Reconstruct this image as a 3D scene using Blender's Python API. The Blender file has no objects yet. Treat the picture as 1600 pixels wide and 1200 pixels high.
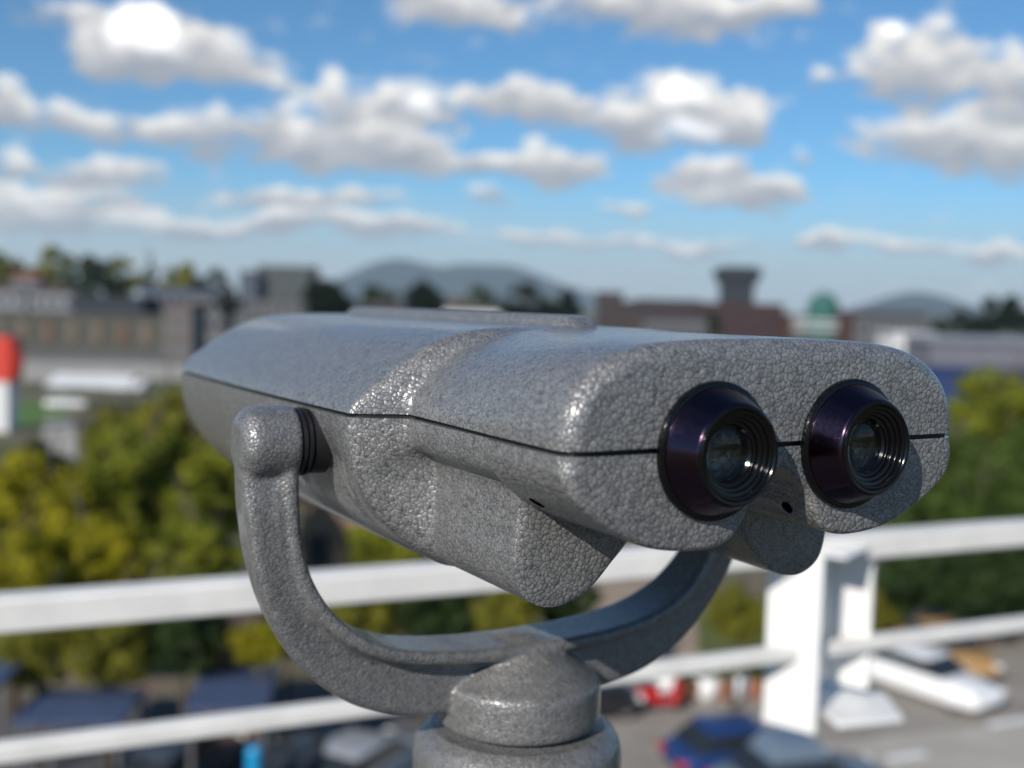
import bpy, bmesh, math, random
import numpy as np
from mathutils import Vector, Matrix
random.seed(7); rng = np.random.default_rng(7)
scene = bpy.context.scene
COL = scene.collection
R = math.radians

# ------------------------------------------------------------------ camera model
F_PX, HZ, ROLL, AZ = 1750.0, 475.0, R(1.5), R(30)
CAM = Vector((-0.2843, -0.2825, 0.0486))
PITCH = math.atan((600 - HZ) / F_PX)
fw0 = Vector((math.sin(AZ), math.cos(AZ), 0)); rt0 = Vector((math.cos(AZ), -math.sin(AZ), 0)); up0 = Vector((0, 0, 1))
fw = fw0 * math.cos(PITCH) - up0 * math.sin(PITCH)
upc = up0 * math.cos(PITCH) + fw0 * math.sin(PITCH)
cR, sR = math.cos(ROLL), math.sin(ROLL)
def ray(px, py):
    px = float(px); py = float(py); X = (px - 800) / F_PX; Y = (600 - py) / F_PX
    X, Y = cR * X - sR * Y, sR * X + cR * Y
    return fw + X * rt0 + Y * upc
def P(px, py, depth):          # point at a horizontal distance along the view azimuth
    d = ray(px, py); return CAM + d * (float(depth) / d.dot(fw0))
def onz(px, py, z):
    d = ray(px, py); return CAM + d * ((z - CAM.z) / d.z)
ZG = -12.0
def G(px, py): return onz(px, py, ZG)

# ------------------------------------------------------------------ helpers
def tag(o, label=None, cat=None, group=None, kind=None):
    if label: o['label'] = label
    if cat: o['category'] = cat
    if group: o['group'] = group
    if kind: o['kind'] = kind
    return o
def empty(name, loc=(0, 0, 0), rz=0.0, label=None, cat=None, group=None):
    o = bpy.data.objects.new(name, None); COL.objects.link(o)
    o.location = loc; o.rotation_euler = (0, 0, rz); o.empty_display_size = 0.1
    return tag(o, label, cat, group)
def link(name, me, mat=None, parent=None, smooth=True):
    o = bpy.data.objects.new(name, me); COL.objects.link(o)
    if mat and not me.materials: me.materials.append(mat)
    if parent: o.parent = parent
    if smooth and len(me.polygons): me.polygons.foreach_set('use_smooth', [True] * len(me.polygons))
    return o
def from_bm(name, bm, mat=None, parent=None, smooth=False, bevel=0, seg=2, angle=40):
    bmesh.ops.recalc_face_normals(bm, faces=bm.faces)
    me = bpy.data.meshes.new(name); bm.to_mesh(me); bm.free()
    o = link(name, me, mat, parent, smooth or bevel > 0)
    if bevel:
        m = o.modifiers.new('bev', 'BEVEL'); m.width = bevel; m.segments = seg; m.limit_method = 'ANGLE'; m.angle_limit = R(35)
        m.harden_normals = False
    if smooth or bevel:
        try:
            me.set_sharp_from_angle(angle=R(angle))
        except Exception: pass
    return o
def box(bm, x0, x1, y0, y1, z0, z1):
    v = [bm.verts.new(p) for p in ((x0, y0, z0), (x1, y0, z0), (x1, y1, z0), (x0, y1, z0), (x0, y0, z1), (x1, y0, z1), (x1, y1, z1), (x0, y1, z1))]
    for f in ((3, 2, 1, 0), (4, 5, 6, 7), (0, 1, 5, 4), (1, 2, 6, 5), (2, 3, 7, 6), (3, 0, 4, 7)):
        bm.faces.new([v[i] for i in f])
def loft(bm, secs, closed=False, cap0=False, cap1=False):
    rows = [[bm.verts.new(p) for p in s] for s in secs]
    n = len(rows[0])
    for a, b in zip(rows, rows[1:]):
        for i in range(n if closed else n - 1):
            j = (i + 1) % n
            bm.faces.new((a[i], a[j], b[j], b[i]))
    if cap0: bm.faces.new(rows[0][::-1])
    if cap1: bm.faces.new(rows[-1])
    return rows
def lathe(bm, prof, origin=(0, 0, 0), axis='Z', n=64, cap0=False, cap1=False):
    secs = []
    for r, h in prof:
        s = []
        for k in range(n):
            a = 2 * math.pi * k / n
            x, y = r * math.cos(a), r * math.sin(a)
            if axis == 'Z': p = (x, y, h)
            elif axis == 'Y': p = (x, h, y)
            else: p = (h, x, y)
            s.append(Vector(p) + Vector(origin))
        secs.append(s)
    return loft(bm, secs, True, cap0, cap1)
def tube(bm, pts, radii, n=10):
    secs = []
    for i, p in enumerate(pts):
        p = Vector(p)
        t = (Vector(pts[min(i + 1, len(pts) - 1)]) - Vector(pts[max(i - 1, 0)])).normalized()
        a = t.cross(Vector((0, 0, 1)) if abs(t.z) < .9 else Vector((1, 0, 0))).normalized(); b = t.cross(a)
        secs.append([p + (a * math.cos(2 * math.pi * k / n) + b * math.sin(2 * math.pi * k / n)) * radii[i] for k in range(n)])
    loft(bm, secs, True, True, True)
def crom(ctrl, sub):            # Catmull-Rom through control points
    pts = [np.array(p, float) for p in ctrl]
    ext = [2 * pts[0] - pts[1]] + pts + [2 * pts[-1] - pts[-2]]
    out = []
    for i in range(1, len(ext) - 2):
        p0, p1, p2, p3 = ext[i - 1:i + 3]
        for k in range(sub):
            t = k / sub
            out.append(.5 * (2 * p1 + (p2 - p0) * t + (2 * p0 - 5 * p1 + 4 * p2 - p3) * t * t + (3 * p1 - p0 - 3 * p2 + p3) * t ** 3))
    out.append(pts[-1]); return np.array(out)
def sstep(a, b, x):
    t = min(1, max(0, (x - a) / (b - a))); return t * t * (3 - 2 * t)

# ------------------------------------------------------------------ materials
def newmat(name):
    m = bpy.data.materials.new(name); m.use_nodes = True
    nt = m.node_tree; return m, nt, nt.nodes['Principled BSDF']
def plain(name, col, rough=.7, metal=0.0, var=.12, scale=3.0, bump=0.0, spec=None):
    m, nt, b = newmat(name)
    tc = nt.nodes.new('ShaderNodeTexCoord'); nz = nt.nodes.new('ShaderNodeTexNoise')
    nz.inputs['Scale'].default_value = scale; nz.inputs['Detail'].default_value = 5
    nt.links.new(tc.outputs['Object'], nz.inputs['Vector'])
    r = nt.nodes.new('ShaderNodeValToRGB')
    r.color_ramp.elements[0].position = .3; r.color_ramp.elements[1].position = .7
    r.color_ramp.elements[0].color = (*[c * (1 - var) for c in col], 1); r.color_ramp.elements[1].color = (*[min(1, c * (1 + var)) for c in col], 1)
    nt.links.new(nz.outputs['Fac'], r.inputs['Fac']); nt.links.new(r.outputs['Color'], b.inputs['Base Color'])
    b.inputs['Roughness'].default_value = rough; b.inputs['Metallic'].default_value = metal
    if spec is not None: b.inputs['Specular IOR Level'].default_value = spec
    if bump:
        bp = nt.nodes.new('ShaderNodeBump'); bp.inputs['Strength'].default_value = bump; bp.inputs['Distance'].default_value = .01
        nt.links.new(nz.outputs['Fac'], bp.inputs['Height']); nt.links.new(bp.outputs['Normal'], b.inputs['Normal'])
    return m

def hammer_paint(name, cell, strength, lo, hi, crease):
    m, nt, b = newmat(name); N = nt.nodes; L = nt.links
    tc = N.new('ShaderNodeTexCoord')
    dn = N.new('ShaderNodeTexNoise'); dn.inputs['Scale'].default_value = 190; dn.inputs['Detail'].default_value = 2
    L.new(tc.outputs['Object'], dn.inputs['Vector'])
    mx = N.new('ShaderNodeVectorMath'); mx.operation = 'MULTIPLY_ADD'
    L.new(dn.outputs['Color'], mx.inputs[0]); mx.inputs[1].default_value = (.0042,) * 3; L.new(tc.outputs['Object'], mx.inputs[2])
    def vor(feat, sc, sm=None):
        v = N.new('ShaderNodeTexVoronoi'); v.feature = feat; v.inputs['Scale'].default_value = sc
        if sm is not None: v.inputs['Smoothness'].default_value = sm
        L.new(mx.outputs[0], v.inputs['Vector']); return v.outputs['Distance']
    def M(op, a, bb=None, c=None, clamp=False):
        n = N.new('ShaderNodeMath'); n.operation = op; n.use_clamp = clamp
        for i, v in enumerate((a, bb, c)):
            if v is None: continue
            if isinstance(v, (int, float)): n.inputs[i].default_value = v
            else: L.new(v, n.inputs[i])
        return n.outputs[0]
    f1 = vor('SMOOTH_F1', cell, .12); ed = vor('DISTANCE_TO_EDGE', cell); f2 = vor('SMOOTH_F1', cell * 1.95, .2)
    # domed cells with narrow creases, a finer second layer and a grain
    dome = M('MULTIPLY', M('MULTIPLY', f1, f1), -1.5)
    mr = N.new('ShaderNodeMapRange'); mr.interpolation_type = 'SMOOTHSTEP'; mr.inputs['From Max'].default_value = .10
    L.new(ed, mr.inputs['Value'])
    h = M('MULTIPLY_ADD', mr.outputs['Result'], .42, dome)
    h = M('MULTIPLY_ADD', f2, -.12, h)
    fn = N.new('ShaderNodeTexNoise'); fn.inputs['Scale'].default_value = 1300; fn.inputs['Detail'].default_value = 3
    L.new(tc.outputs['Object'], fn.inputs['Vector'])
    h = M('MULTIPLY_ADD', fn.outputs['Fac'], .22, h)
    bp = N.new('ShaderNodeBump'); bp.inputs['Strength'].default_value = strength; bp.inputs['Distance'].default_value = .00055
    L.new(h, bp.inputs['Height']); L.new(bp.outputs['Normal'], b.inputs['Normal'])
    ln = N.new('ShaderNodeTexNoise'); ln.inputs['Scale'].default_value = 260; ln.inputs['Detail'].default_value = 5
    L.new(tc.outputs['Object'], ln.inputs['Vector'])
    cr = N.new('ShaderNodeValToRGB')
    cr.color_ramp.elements[0].position = .32; cr.color_ramp.elements[1].position = .7
    cr.color_ramp.elements[0].color = (lo, lo * .995, lo * 1.01, 1); cr.color_ramp.elements[1].color = (hi, hi * .985, hi * .965, 1)
    L.new(ln.outputs['Fac'], cr.inputs['Fac'])
    # the paint flows thin and dark in the creases between the cells
    mc = N.new('ShaderNodeMix'); mc.data_type = 'RGBA'; mc.blend_type = 'MULTIPLY'; mc.inputs[0].default_value = 1
    cc = N.new('ShaderNodeMapRange'); cc.inputs['From Max'].default_value = .085; cc.inputs['To Min'].default_value = crease
    L.new(ed, cc.inputs['Value'])
    L.new(cr.outputs['Color'], mc.inputs[6]); L.new(cc.outputs['Result'], mc.inputs[7])
    L.new(mc.outputs[2], b.inputs['Base Color'])
    b.inputs['Metallic'].default_value = .25; b.inputs['Roughness'].default_value = .36
    b.inputs['Coat Weight'].default_value = .42; b.inputs['Coat Roughness'].default_value = .12
    return m
HAM = hammer_paint('hammered grey paint', 500, .5, .18, .28, .34)
HAMF = hammer_paint('fine hammered grey paint', 600, .42, .165, .25, .45)
BLACK = plain('black rubber', (.012, .012, .013), .5, var=.2, scale=60)
BLACKG = plain('black gloss', (.003, .003, .0035), .14, var=.2, scale=60, spec=.38)
def purple():
    m, nt, b = newmat('purple black anodised metal')
    b.inputs['Base Color'].default_value = (.060, .038, .058, 1); b.inputs['Metallic'].default_value = 1; b.inputs['Roughness'].default_value = .2
    tc = nt.nodes.new('ShaderNodeTexCoord'); nz = nt.nodes.new('ShaderNodeTexNoise'); nz.inputs['Scale'].default_value = 700; nz.inputs['Detail'].default_value = 3
    nt.links.new(tc.outputs['Object'], nz.inputs['Vector'])
    mr = nt.nodes.new('ShaderNodeMapRange'); mr.inputs['To Min'].default_value = .11; mr.inputs['To Max'].default_value = .26
    nt.links.new(nz.outputs['Fac'], mr.inputs['Value']); nt.links.new(mr.outputs['Result'], b.inputs['Roughness'])
    return m
PURP = purple()
def glassmat():
    m, nt, b = newmat('lens glass')
    b.inputs['Base Color'].default_value = (.9, .95, .92, 1); b.inputs['Roughness'].default_value = .03
    b.inputs['Transmission Weight'].default_value = 1; b.inputs['IOR'].default_value = 1.36
    return m
GLASS = glassmat()
WHITE = plain('white rail paint', (.80, .79, .77), .45, var=.03, scale=9)
WHITEW = plain('weathered white rail paint', (.78, .755, .71), .5, var=.08, scale=14)

# ================================================================== the coin viewer
mm = .001
viewer = empty('observation_binoculars', (0, 0, -.1), 0, 'grey hammered-metal observation binoculars with two black eyepieces, held in a U-shaped yoke', 'binoculars')
Vz = Vector((0, 0, .1))
def vpart(name, bm, mat, parent=None, smooth=True, bevel=0, angle=40):
    o = from_bm(name, bm, mat, None, smooth, bevel, angle=angle)
    o.parent = parent or viewer
    if parent is None: o.location = Vz
    return o
SUB = 8
UF = [(91, 2.0), (91, 6.5), (89.8, 12.5), (86.6, 19.4), (81.2, 26.0), (74, 31.0), (65.3, 34.4), (54, 36.7), (39, 38.0), (20, 38.6), (0, 38.8)]
UR = [(113, 2.0), (111.2, 5.6), (105, 11.6), (96.5, 18), (86.5, 25.0), (75.5, 31), (63, 35.3), (50, 37.6), (33, 38.7), (16, 39.1), (0, 39.2)]
UT = [(90.6, 2.0), (89.6, 6), (86.5, 12), (81.5, 17.8), (75, 23), (67, 27.8), (58, 31.6), (48, 34.6), (35, 36.9), (18, 38.2), (0, 38.5)]
LF = [(91, .2), (90.6, -6.2), (87, -13.2), (78.8, -20.6), (67, -27.8), (56, -32.2), (44, -34.3), (32, -34.5), (23, -32), (17, -25.5), (12, -15.5), (0, -7)]
LB = [(91, .2), (90.8, -6.2), (88.4, -12), (79.0, -18.6), (78.2, -34), (78.6, -49), (74, -60), (62, -65), (47, -61), (34, -49), (20, -37), (0, -31)]
LR = [(113, .2), (112.6, -8), (111, -17), (107.5, -28), (101.5, -38), (93.5, -47.5), (82.5, -57), (66, -66), (49, -63), (35, -51), (20, -40), (0, -34)]
def full(ctrl):
    h = crom(ctrl, SUB)
    return np.vstack([h, (h * [-1, 1])[::-1][1:]])
cUF, cUR, cUT, cLF, cLB, cLR = map(full, (UF, UR, UT, LF, LB, LR))
for c_ in (cUF, cLF):                      # the eyepiece end is a touch wider than the waist
    c_[:, 0] += np.sign(c_[:, 0]) * 2.0 * np.clip((np.abs(c_[:, 0]) - 45) / 40, 0, 1)
def normals(pr):
    d = np.gradient(pr, axis=0); n = np.stack([-d[:, 1], d[:, 0]], 1)
    return n / np.linalg.norm(n, axis=1)[:, None]
def bow(y):   # slight swelling of the rear half in plan
    return 1 + .022 * math.sin(math.pi * min(1, max(0, (y - 150) / 280)))
def housing(profile_at, y0, y1, Rf, Rb, ys, inward, seam, lip=5.0):
    """profile_at(y)->Nx2; Rf/Rb arrays of fillet radius per point; inward=+1/-1 normal sign"""
    secs = []
    pf = profile_at(y0 + 3); nf = normals(pf) * inward
    K = 7
    def close(p):   # small lip turning inwards along the seam
        a = p[0] + [-lip, 0]; b = p[-1] + [lip, 0]
        return np.vstack([[a], p, [b]])
    for k in range(K + 1):
        f = math.pi / 2 * k / K
        ins = Rf * (1 - math.sin(f)); dy = Rf * (1 - math.cos(f))
        q = pf + nf * ins[:, None]
        q[0, 1] = q[-1, 1] = seam
        yy = y0 + np.concatenate([[dy[0]], dy, [dy[-1]]])
        c = close(q); secs.append([(x * mm, y * mm, z * mm) for (x, z), y in zip(c, yy)])
    for y in ys:
        c = close(profile_at(y)); secs.append([(x * mm, y * mm, z * mm) for x, z in c])
    pb = profile_at(y1 - 3); nb = normals(pb) * inward
    for k in range(K, -1, -1):
        f = math.pi / 2 * k / K
        ins = Rb * (1 - math.sin(f)); dy = Rb * (1 - math.cos(f))
        q = pb + nb * ins[:, None]; q[0, 1] = q[-1, 1] = seam
        yy = y1 - np.concatenate([[dy[0]], dy, [dy[-1]]])
        c = close(q); secs.append([(x * mm, y * mm, z * mm) for (x, z), y in zip(c, yy)])
    bm = bmesh.new(); loft(bm, secs, False, True, True)
    return bm
Y0, Y1 = 14.0, 440.0
def up_at(y):
    w = sstep(136.0, 148.5, y); v = sstep(40, 140, y); p = (cUF * (1 - v) + cUT * v) * (1 - w) + cUR * w
    s = 1 + (bow(y) - 1) * w; return p * [s, 1]
def lo_at(y):
    w1 = sstep(64.5, 68.5, y); w2 = sstep(135, 150, y)
    p = cLF * (1 - w1) + cLB * w1
    p = p * (1 - w2) + cLR * w2
    s = 1 + (bow(y) - 1) * w2; p = p * [s, 1]
    k = sstep(160, 178, y) * (1 - sstep(216, 246, y))            # shallow pocket round the pivot
    f = np.exp(-((p[:, 1] + 24) / 15) ** 2) * k * 4.5
    return p - np.stack([np.sign(p[:, 0]) * f, 0 * f], 1)
ysU = list(np.concatenate([np.linspace(27, 134, 40), np.linspace(136, 149, 22), np.linspace(152, 427, 60)]))
ysL = list(np.concatenate([np.linspace(27, 63.5, 14), np.linspace(64.5, 68.5, 9), np.linspace(70, 133, 24), np.linspace(135, 150, 22), np.linspace(153, 427, 60)]))
nU, nL = len(cUF), len(cLF)
RfU = np.full(nU, 7.5); RbU = np.full(nU, 9.0)
zl = cLF[:, 1]; RfL = 2.2 + 5.3 * np.clip((zl + 15) / 14, 0, 1) * (np.abs(cLF[:, 0]) > 40); RbL = np.full(nL, 9.0)
# normals: orientation check (inward)
def insign(pr):
    n = normals(pr); c = np.array([0, pr[:, 1].mean() * .3]); return 1 if ((c - pr[:3]) * n[:3]).sum() > 0 else -1
upper = vpart('upper_housing', housing(up_at, Y0, Y1, RfU, RbU, ysU, insign(cUF), 2.0), HAM, angle=60)
lower = vpart('lower_housing', housing(lo_at, Y0, Y1, RfL, RbL, ysL, insign(cLF), .2), HAM, angle=60)
# dark gasket in the seam, 1.5 mm inside the joint all round
bm = bmesh.new()
def ring_xy(z):
    ys = [Y0 + 2.2, Y0 + 3.4] + list(np.linspace(Y0 + 5, 27, 6)) + ysU + [Y1 - 8, Y1 - 5, Y1 - 3.5]
    hw = []
    for y in ys:
        f_ = 7.5 if y < 30 else 9.0
        e = min(f_, max(0, f_ - (y - Y0)) if y < 30 else max(0, f_ - (Y1 - y)))
        hw.append(up_at(y)[0][0] - 2.6 - (f_ - math.sqrt(max(0, f_ * f_ - e * e))))
    return [Vector((w * mm, y * mm, z * mm)) for w, y in zip(hw, ys)] + [Vector((-w * mm, y * mm, z * mm)) for w, y in list(zip(hw, ys))[::-1]]
loft(bm, [ring_xy(-1.5), ring_xy(3.5)], True, True, True)
vpart('gasket', bm, BLACK, smooth=False)
# sight rib along the top
bm = bmesh.new()
secs = []
for y, h in ((142, -1), (145, 1.5), (148, 4.0), (152, 5.2), (158, 5.6), (280, 5.6), (405, 5.6), (412, 5.2), (417, 3.6), (421, 1), (424, -1)):
    zt = 38.6 + h
    hw = 7.5
    s = [(-hw - 1.6, 36), (-hw - 1.2, min(38.6, zt)), (-hw, zt - min(1.6, max(0, h))), (-hw + .8, zt - .5), (-hw + 2.4, zt), (hw - 2.4, zt), (hw - .8, zt - .5), (hw, zt - min(1.6, max(0, h))), (hw + 1.2, min(38.6, zt)), (hw + 1.6, 36)]
    secs.append([(x * mm, y * mm, z * mm) for x, z in s])
loft(bm, secs, True, True, True)
vpart('sight_rib', bm, HAM, upper, angle=50)

# eyepieces
for sx in (-33.0, 33.0):
    o = (sx * mm * .985, 0, 0)
    bm = bmesh.new()
    lathe(bm, [(r * mm, y * mm) for r, y in ((22.4, 12.2), (22.5, 11.5), (22.3, 11.0), (17.9, 2.0), (17.6, 1.2), (17.2, .8), (16, .8))], o, 'Y', 96)
    ep = vpart('eyepiece', bm, PURP, angle=60)
    bm = bmesh.new()
    lathe(bm, [(r * mm, y * mm) for r, y in ((20, 14.6), (24.2, 14.6), (24.4, 13.4), (24.1, 12.2), (23.2, 11.8), (22.2, 11.7), (21, 11.7))], o, 'Y', 96)
    fl = vpart('flange', bm, BLACKG, ep, angle=50)
    bm = bmesh.new()
    prof = [(16.6, 1.6), (17.0, .9), (16.9, .3), (16.4, 0), (15.8, .1), (15.3, .6)]
    for k, r in enumerate((15.2, 13.8, 12.5, 11.3)):
        y = .9 + k * 1.3
        prof += [(r, y), (r - .7, y), (r - .92, y + .06), (r - 1.08, y + .2), (r - 1.16, y + .42), (r - 1.2, y + 1.25)]
    prof += [(9.4, 7.0), (9.3, 20)]
    lathe(bm, [(r * mm, y * mm) for r, y in prof], o, 'Y', 96)
    vpart('eyecup', bm, BLACKG, ep, angle=30)
    bm = bmesh.new()
    front = [(9.4 * math.sin(a), 5.6 + 1.8 * (1 - math.cos(a))) for a in np.linspace(0.0, math.pi / 2, 9)]
    prof = [(max(r, .01), y) for r, y in front] + [(9.4, 9.2), (6, 9.9), (3, 10.3), (.01, 10.4)]
    lathe(bm, [(r * mm, y * mm) for r, y in prof], o, 'Y', 64, True, True)
    vpart('lens', bm, GLASS, ep, angle=70)
    bm = bmesh.new()
    lathe(bm, [(r * mm, y * mm) for r, y in ((9.2, 17), (6.2, 17.2), (6.0, 18.5), (.01, 19))], o, 'Y', 48, False, True)
    vpart('field_stop', bm, plain('dull brass tube', (.06, .05, .035), .35, .6, scale=50), ep, angle=50)
# near-black discs painting the shade of the screw holes under the front lobes
def hole(sx, y, x_target, rng_, r):
    p = lo_at(y); n_ = normals(p) * -insign(cLF)
    c = [k for k in range(len(p)) if rng_[0] < abs(p[k, 0]) < rng_[1] and p[k, 0] * sx > 0 and p[k, 1] < -3]
    k = min(c, key=lambda k: abs(abs(p[k, 0]) - x_target))
    bm = bmesh.new(); lathe(bm, [(r * mm, -2 * mm), (r * mm, .2 * mm), (r * .9 * mm, .24 * mm), (.01 * mm, .1 * mm)], (0, 0, 0), 'Z', 24, False, True)
    ob = vpart('screw_hole_disc', bm, HOLE_SHADE, lower, angle=40)
    ob.rotation_mode = 'QUATERNION'; ob.rotation_quaternion = Vector((n_[k, 0], 0, n_[k, 1])).to_track_quat('Z', 'Y'); ob.location = (p[k, 0] * mm, y * mm, p[k, 1] * mm)
HOLE_SHADE = plain('painted hole shade', (.004, .004, .004), .9, spec=0)
for sx in (-1, 1):
    hole(sx, 53, 79.5, (60, 90), 3.1); hole(sx, 28.5, 16.8, (5, 22), 2.5)
# ---- yoke
YP = 195.0
INN = [(121, -8), (121, -25), (120.6, -42), (118.8, -60), (113.5, -77), (104, -92), (90, -104), (72, -111.8), (50, -116), (25, -118), (0, -118.5)]
OUT = [(145.5, -8), (145.6, -25), (144, -44), (140.5, -66), (134.5, -87), (124.5, -107), (110, -125), (91, -139), (68, -147.5), (40, -151), (0, -152)]
ci, co = crom(INN, 6), crom(OUT, 6)
ci = np.vstack([ci * [-1, 1], ci[::-1][1:]]); co = np.vstack([co * [-1, 1], co[::-1][1:]])
bm = bmesh.new(); secs = []
n = len(ci)
for i, (a, b) in enumerate(zip(ci, co)):
    T = np.linalg.norm(b - a); d = (b - a) / T
    s = i / (n - 1); e = min(s, 1 - s) * 2            # 0 at the arms' tops, 1 at the foot
    web = 8.2 + 2.6 * sstep(.10, .22, e) - 4.8 * sstep(.25, .6, e); fl = 12.4 + 4.6 * sstep(.35, .7, e); ft = 6.5
    t2 = max(T, ft + 8)
    half = [(0.0, fl - 2.2), (.5, fl - .8), (1.6, fl), (ft - 2.2, fl), (ft - .6, fl - .7), (ft + .2, fl - 1.8), (ft + 1.2, web + (fl - 1.8 - web) * .45), (ft + 3.0, web + .6), (ft + 5, web), (t2 - 4.0, web), (t2 - 1.8, web - .5), (t2 - .5, web - 1.8), (t2, web - 4.2)]
    sec = [(r, -y) for r, y in half] + [(r, y) for r, y in half[::-1]]
    secs.append([((a[0] + d[0] * r) * mm, (YP + y) * mm, (a[1] + d[1] * r) * mm) for r, y in sec])
loft(bm, secs, True, True, True)
for sx in (-1, 1):                                      # rounded boss round each pivot
    prof = [(.01, 120.4), (14.2, 120.4), (15.7, 121), (16.2, 123), (16.2, 138)]
    prof += [(16.2 - 8.0 * (1 - math.cos(a)), 138 + 8.2 * math.sin(a)) for a in np.linspace(.15, math.pi / 2, 9)]
    prof += [(.01, 146.2)]
    lathe(bm, [(r * mm, sx * x * mm) for r, x in prof], (0, YP * mm, -15 * mm), 'X', 64, True, True)
# turntable hub at the foot with its sloping gusset
lathe(bm, [(r * mm, z * mm) for r, z in ((5, -116), (8, -116.5), (13, -118), (18, -121.5), (24, -126.5), (31, -132), (36, -135.6), (39, -137.4), (40.7, -138.6), (41.5, -141), (41.5, -157), (41.0, -159.2), (39.5, -160.4), (30, -160.6))], (0, YP * mm, 0), 'Z', 96, True, True)
yoke = vpart('yoke', bm, HAMF, angle=180)
m_ = yoke.modifiers.new('cast', 'REMESH'); m_.mode = 'VOXEL'; m_.voxel_size = .0011; m_.use_smooth_shade = True
m_ = yoke.modifiers.new('soft', 'SMOOTH'); m_.factor = .5; m_.iterations = 9
for sx in (-1, 1):
    bm = bmesh.new(); lathe(bm, [(r * mm, sx * x * mm) for r, x in ((.01, 146.1), (6.6, 146.1), (7.2, 146.0), (7.3, 144))], (0, YP * mm, -15 * mm), 'X', 40, True)
    vpart('pivot_plug', bm, plain('pinkish grey plug', (.20, .175, .17), .55, .2, scale=200), yoke, angle=50)
    bm = bmesh.new()
    lathe(bm, [(r * mm, sx * x * mm) for r, x in ((9, 108), (14.6, 107), (14.6, 114.6), (13.2, 114.9), (13.2, 115.6), (15.2, 115.8), (15.4, 117.2), (13.4, 117.5), (13.4, 118.2), (15.0, 118.4), (15.0, 120.2), (9, 120.6))], (0, YP * mm, -15 * mm), 'X', 64)
    vpart('washer', bm, BLACK, yoke, angle=40)
bm = bmesh.new()
lathe(bm, [(r * mm, z * mm) for r, z in ((30, -160), (37, -162), (42.8, -163.2), (43.8, -163.0), (44.6, -163.4), (48.5, -165.6), (51.2, -168.3), (52.6, -172), (53, -178), (53, -200), (52, -206), (48, -212), (45, -222), (44, -260), (44, -1250), (46, -1290), (80, -1330), (110, -1345), (110, -1365))], (0, YP * mm, 0), 'Z', 96, False, True)
ped = vpart('pedestal', bm, HAMF, angle=50)

# ================================================================== camera, light, world
cam_d = bpy.data.cameras.new('camera'); cam = bpy.data.objects.new('camera', cam_d); COL.objects.link(cam)
rt = cR * rt0 - 0 * upc
# image right/up axes with the roll applied
xr = (cR * rt0 + sR * upc); yu = (-sR * rt0 + cR * upc)
M = Matrix((xr, yu, -fw)).transposed().to_4x4(); M.translation = CAM
cam.matrix_world = M
cam_d.sensor_width = 36; cam_d.lens = F_PX / 1600 * 36; cam_d.clip_start = .02; cam_d.clip_end = 60000
cam_d.dof.use_dof = True; cam_d.dof.focus_distance = .432
APER = .0064
cam_d.dof.aperture_fstop = (cam_d.lens / 1000) / APER
scene.camera = cam

SUNDIR = Vector((25, 14, -16)).normalized()       # the way the light travels
sd = bpy.data.lights.new('sun', 'SUN'); so = bpy.data.objects.new('sun', sd); COL.objects.link(so)
sd.energy = 5.0; sd.angle = R(.53); sd.color = (1, .945, .87)
so.rotation_mode = 'QUATERNION'; so.rotation_quaternion = SUNDIR.to_track_quat('-Z', 'Y'); so.location = (-5, -3, 6)
S = -SUNDIR
EL = math.asin(S.z); ROT = math.atan2(S.x, S.y)

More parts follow.
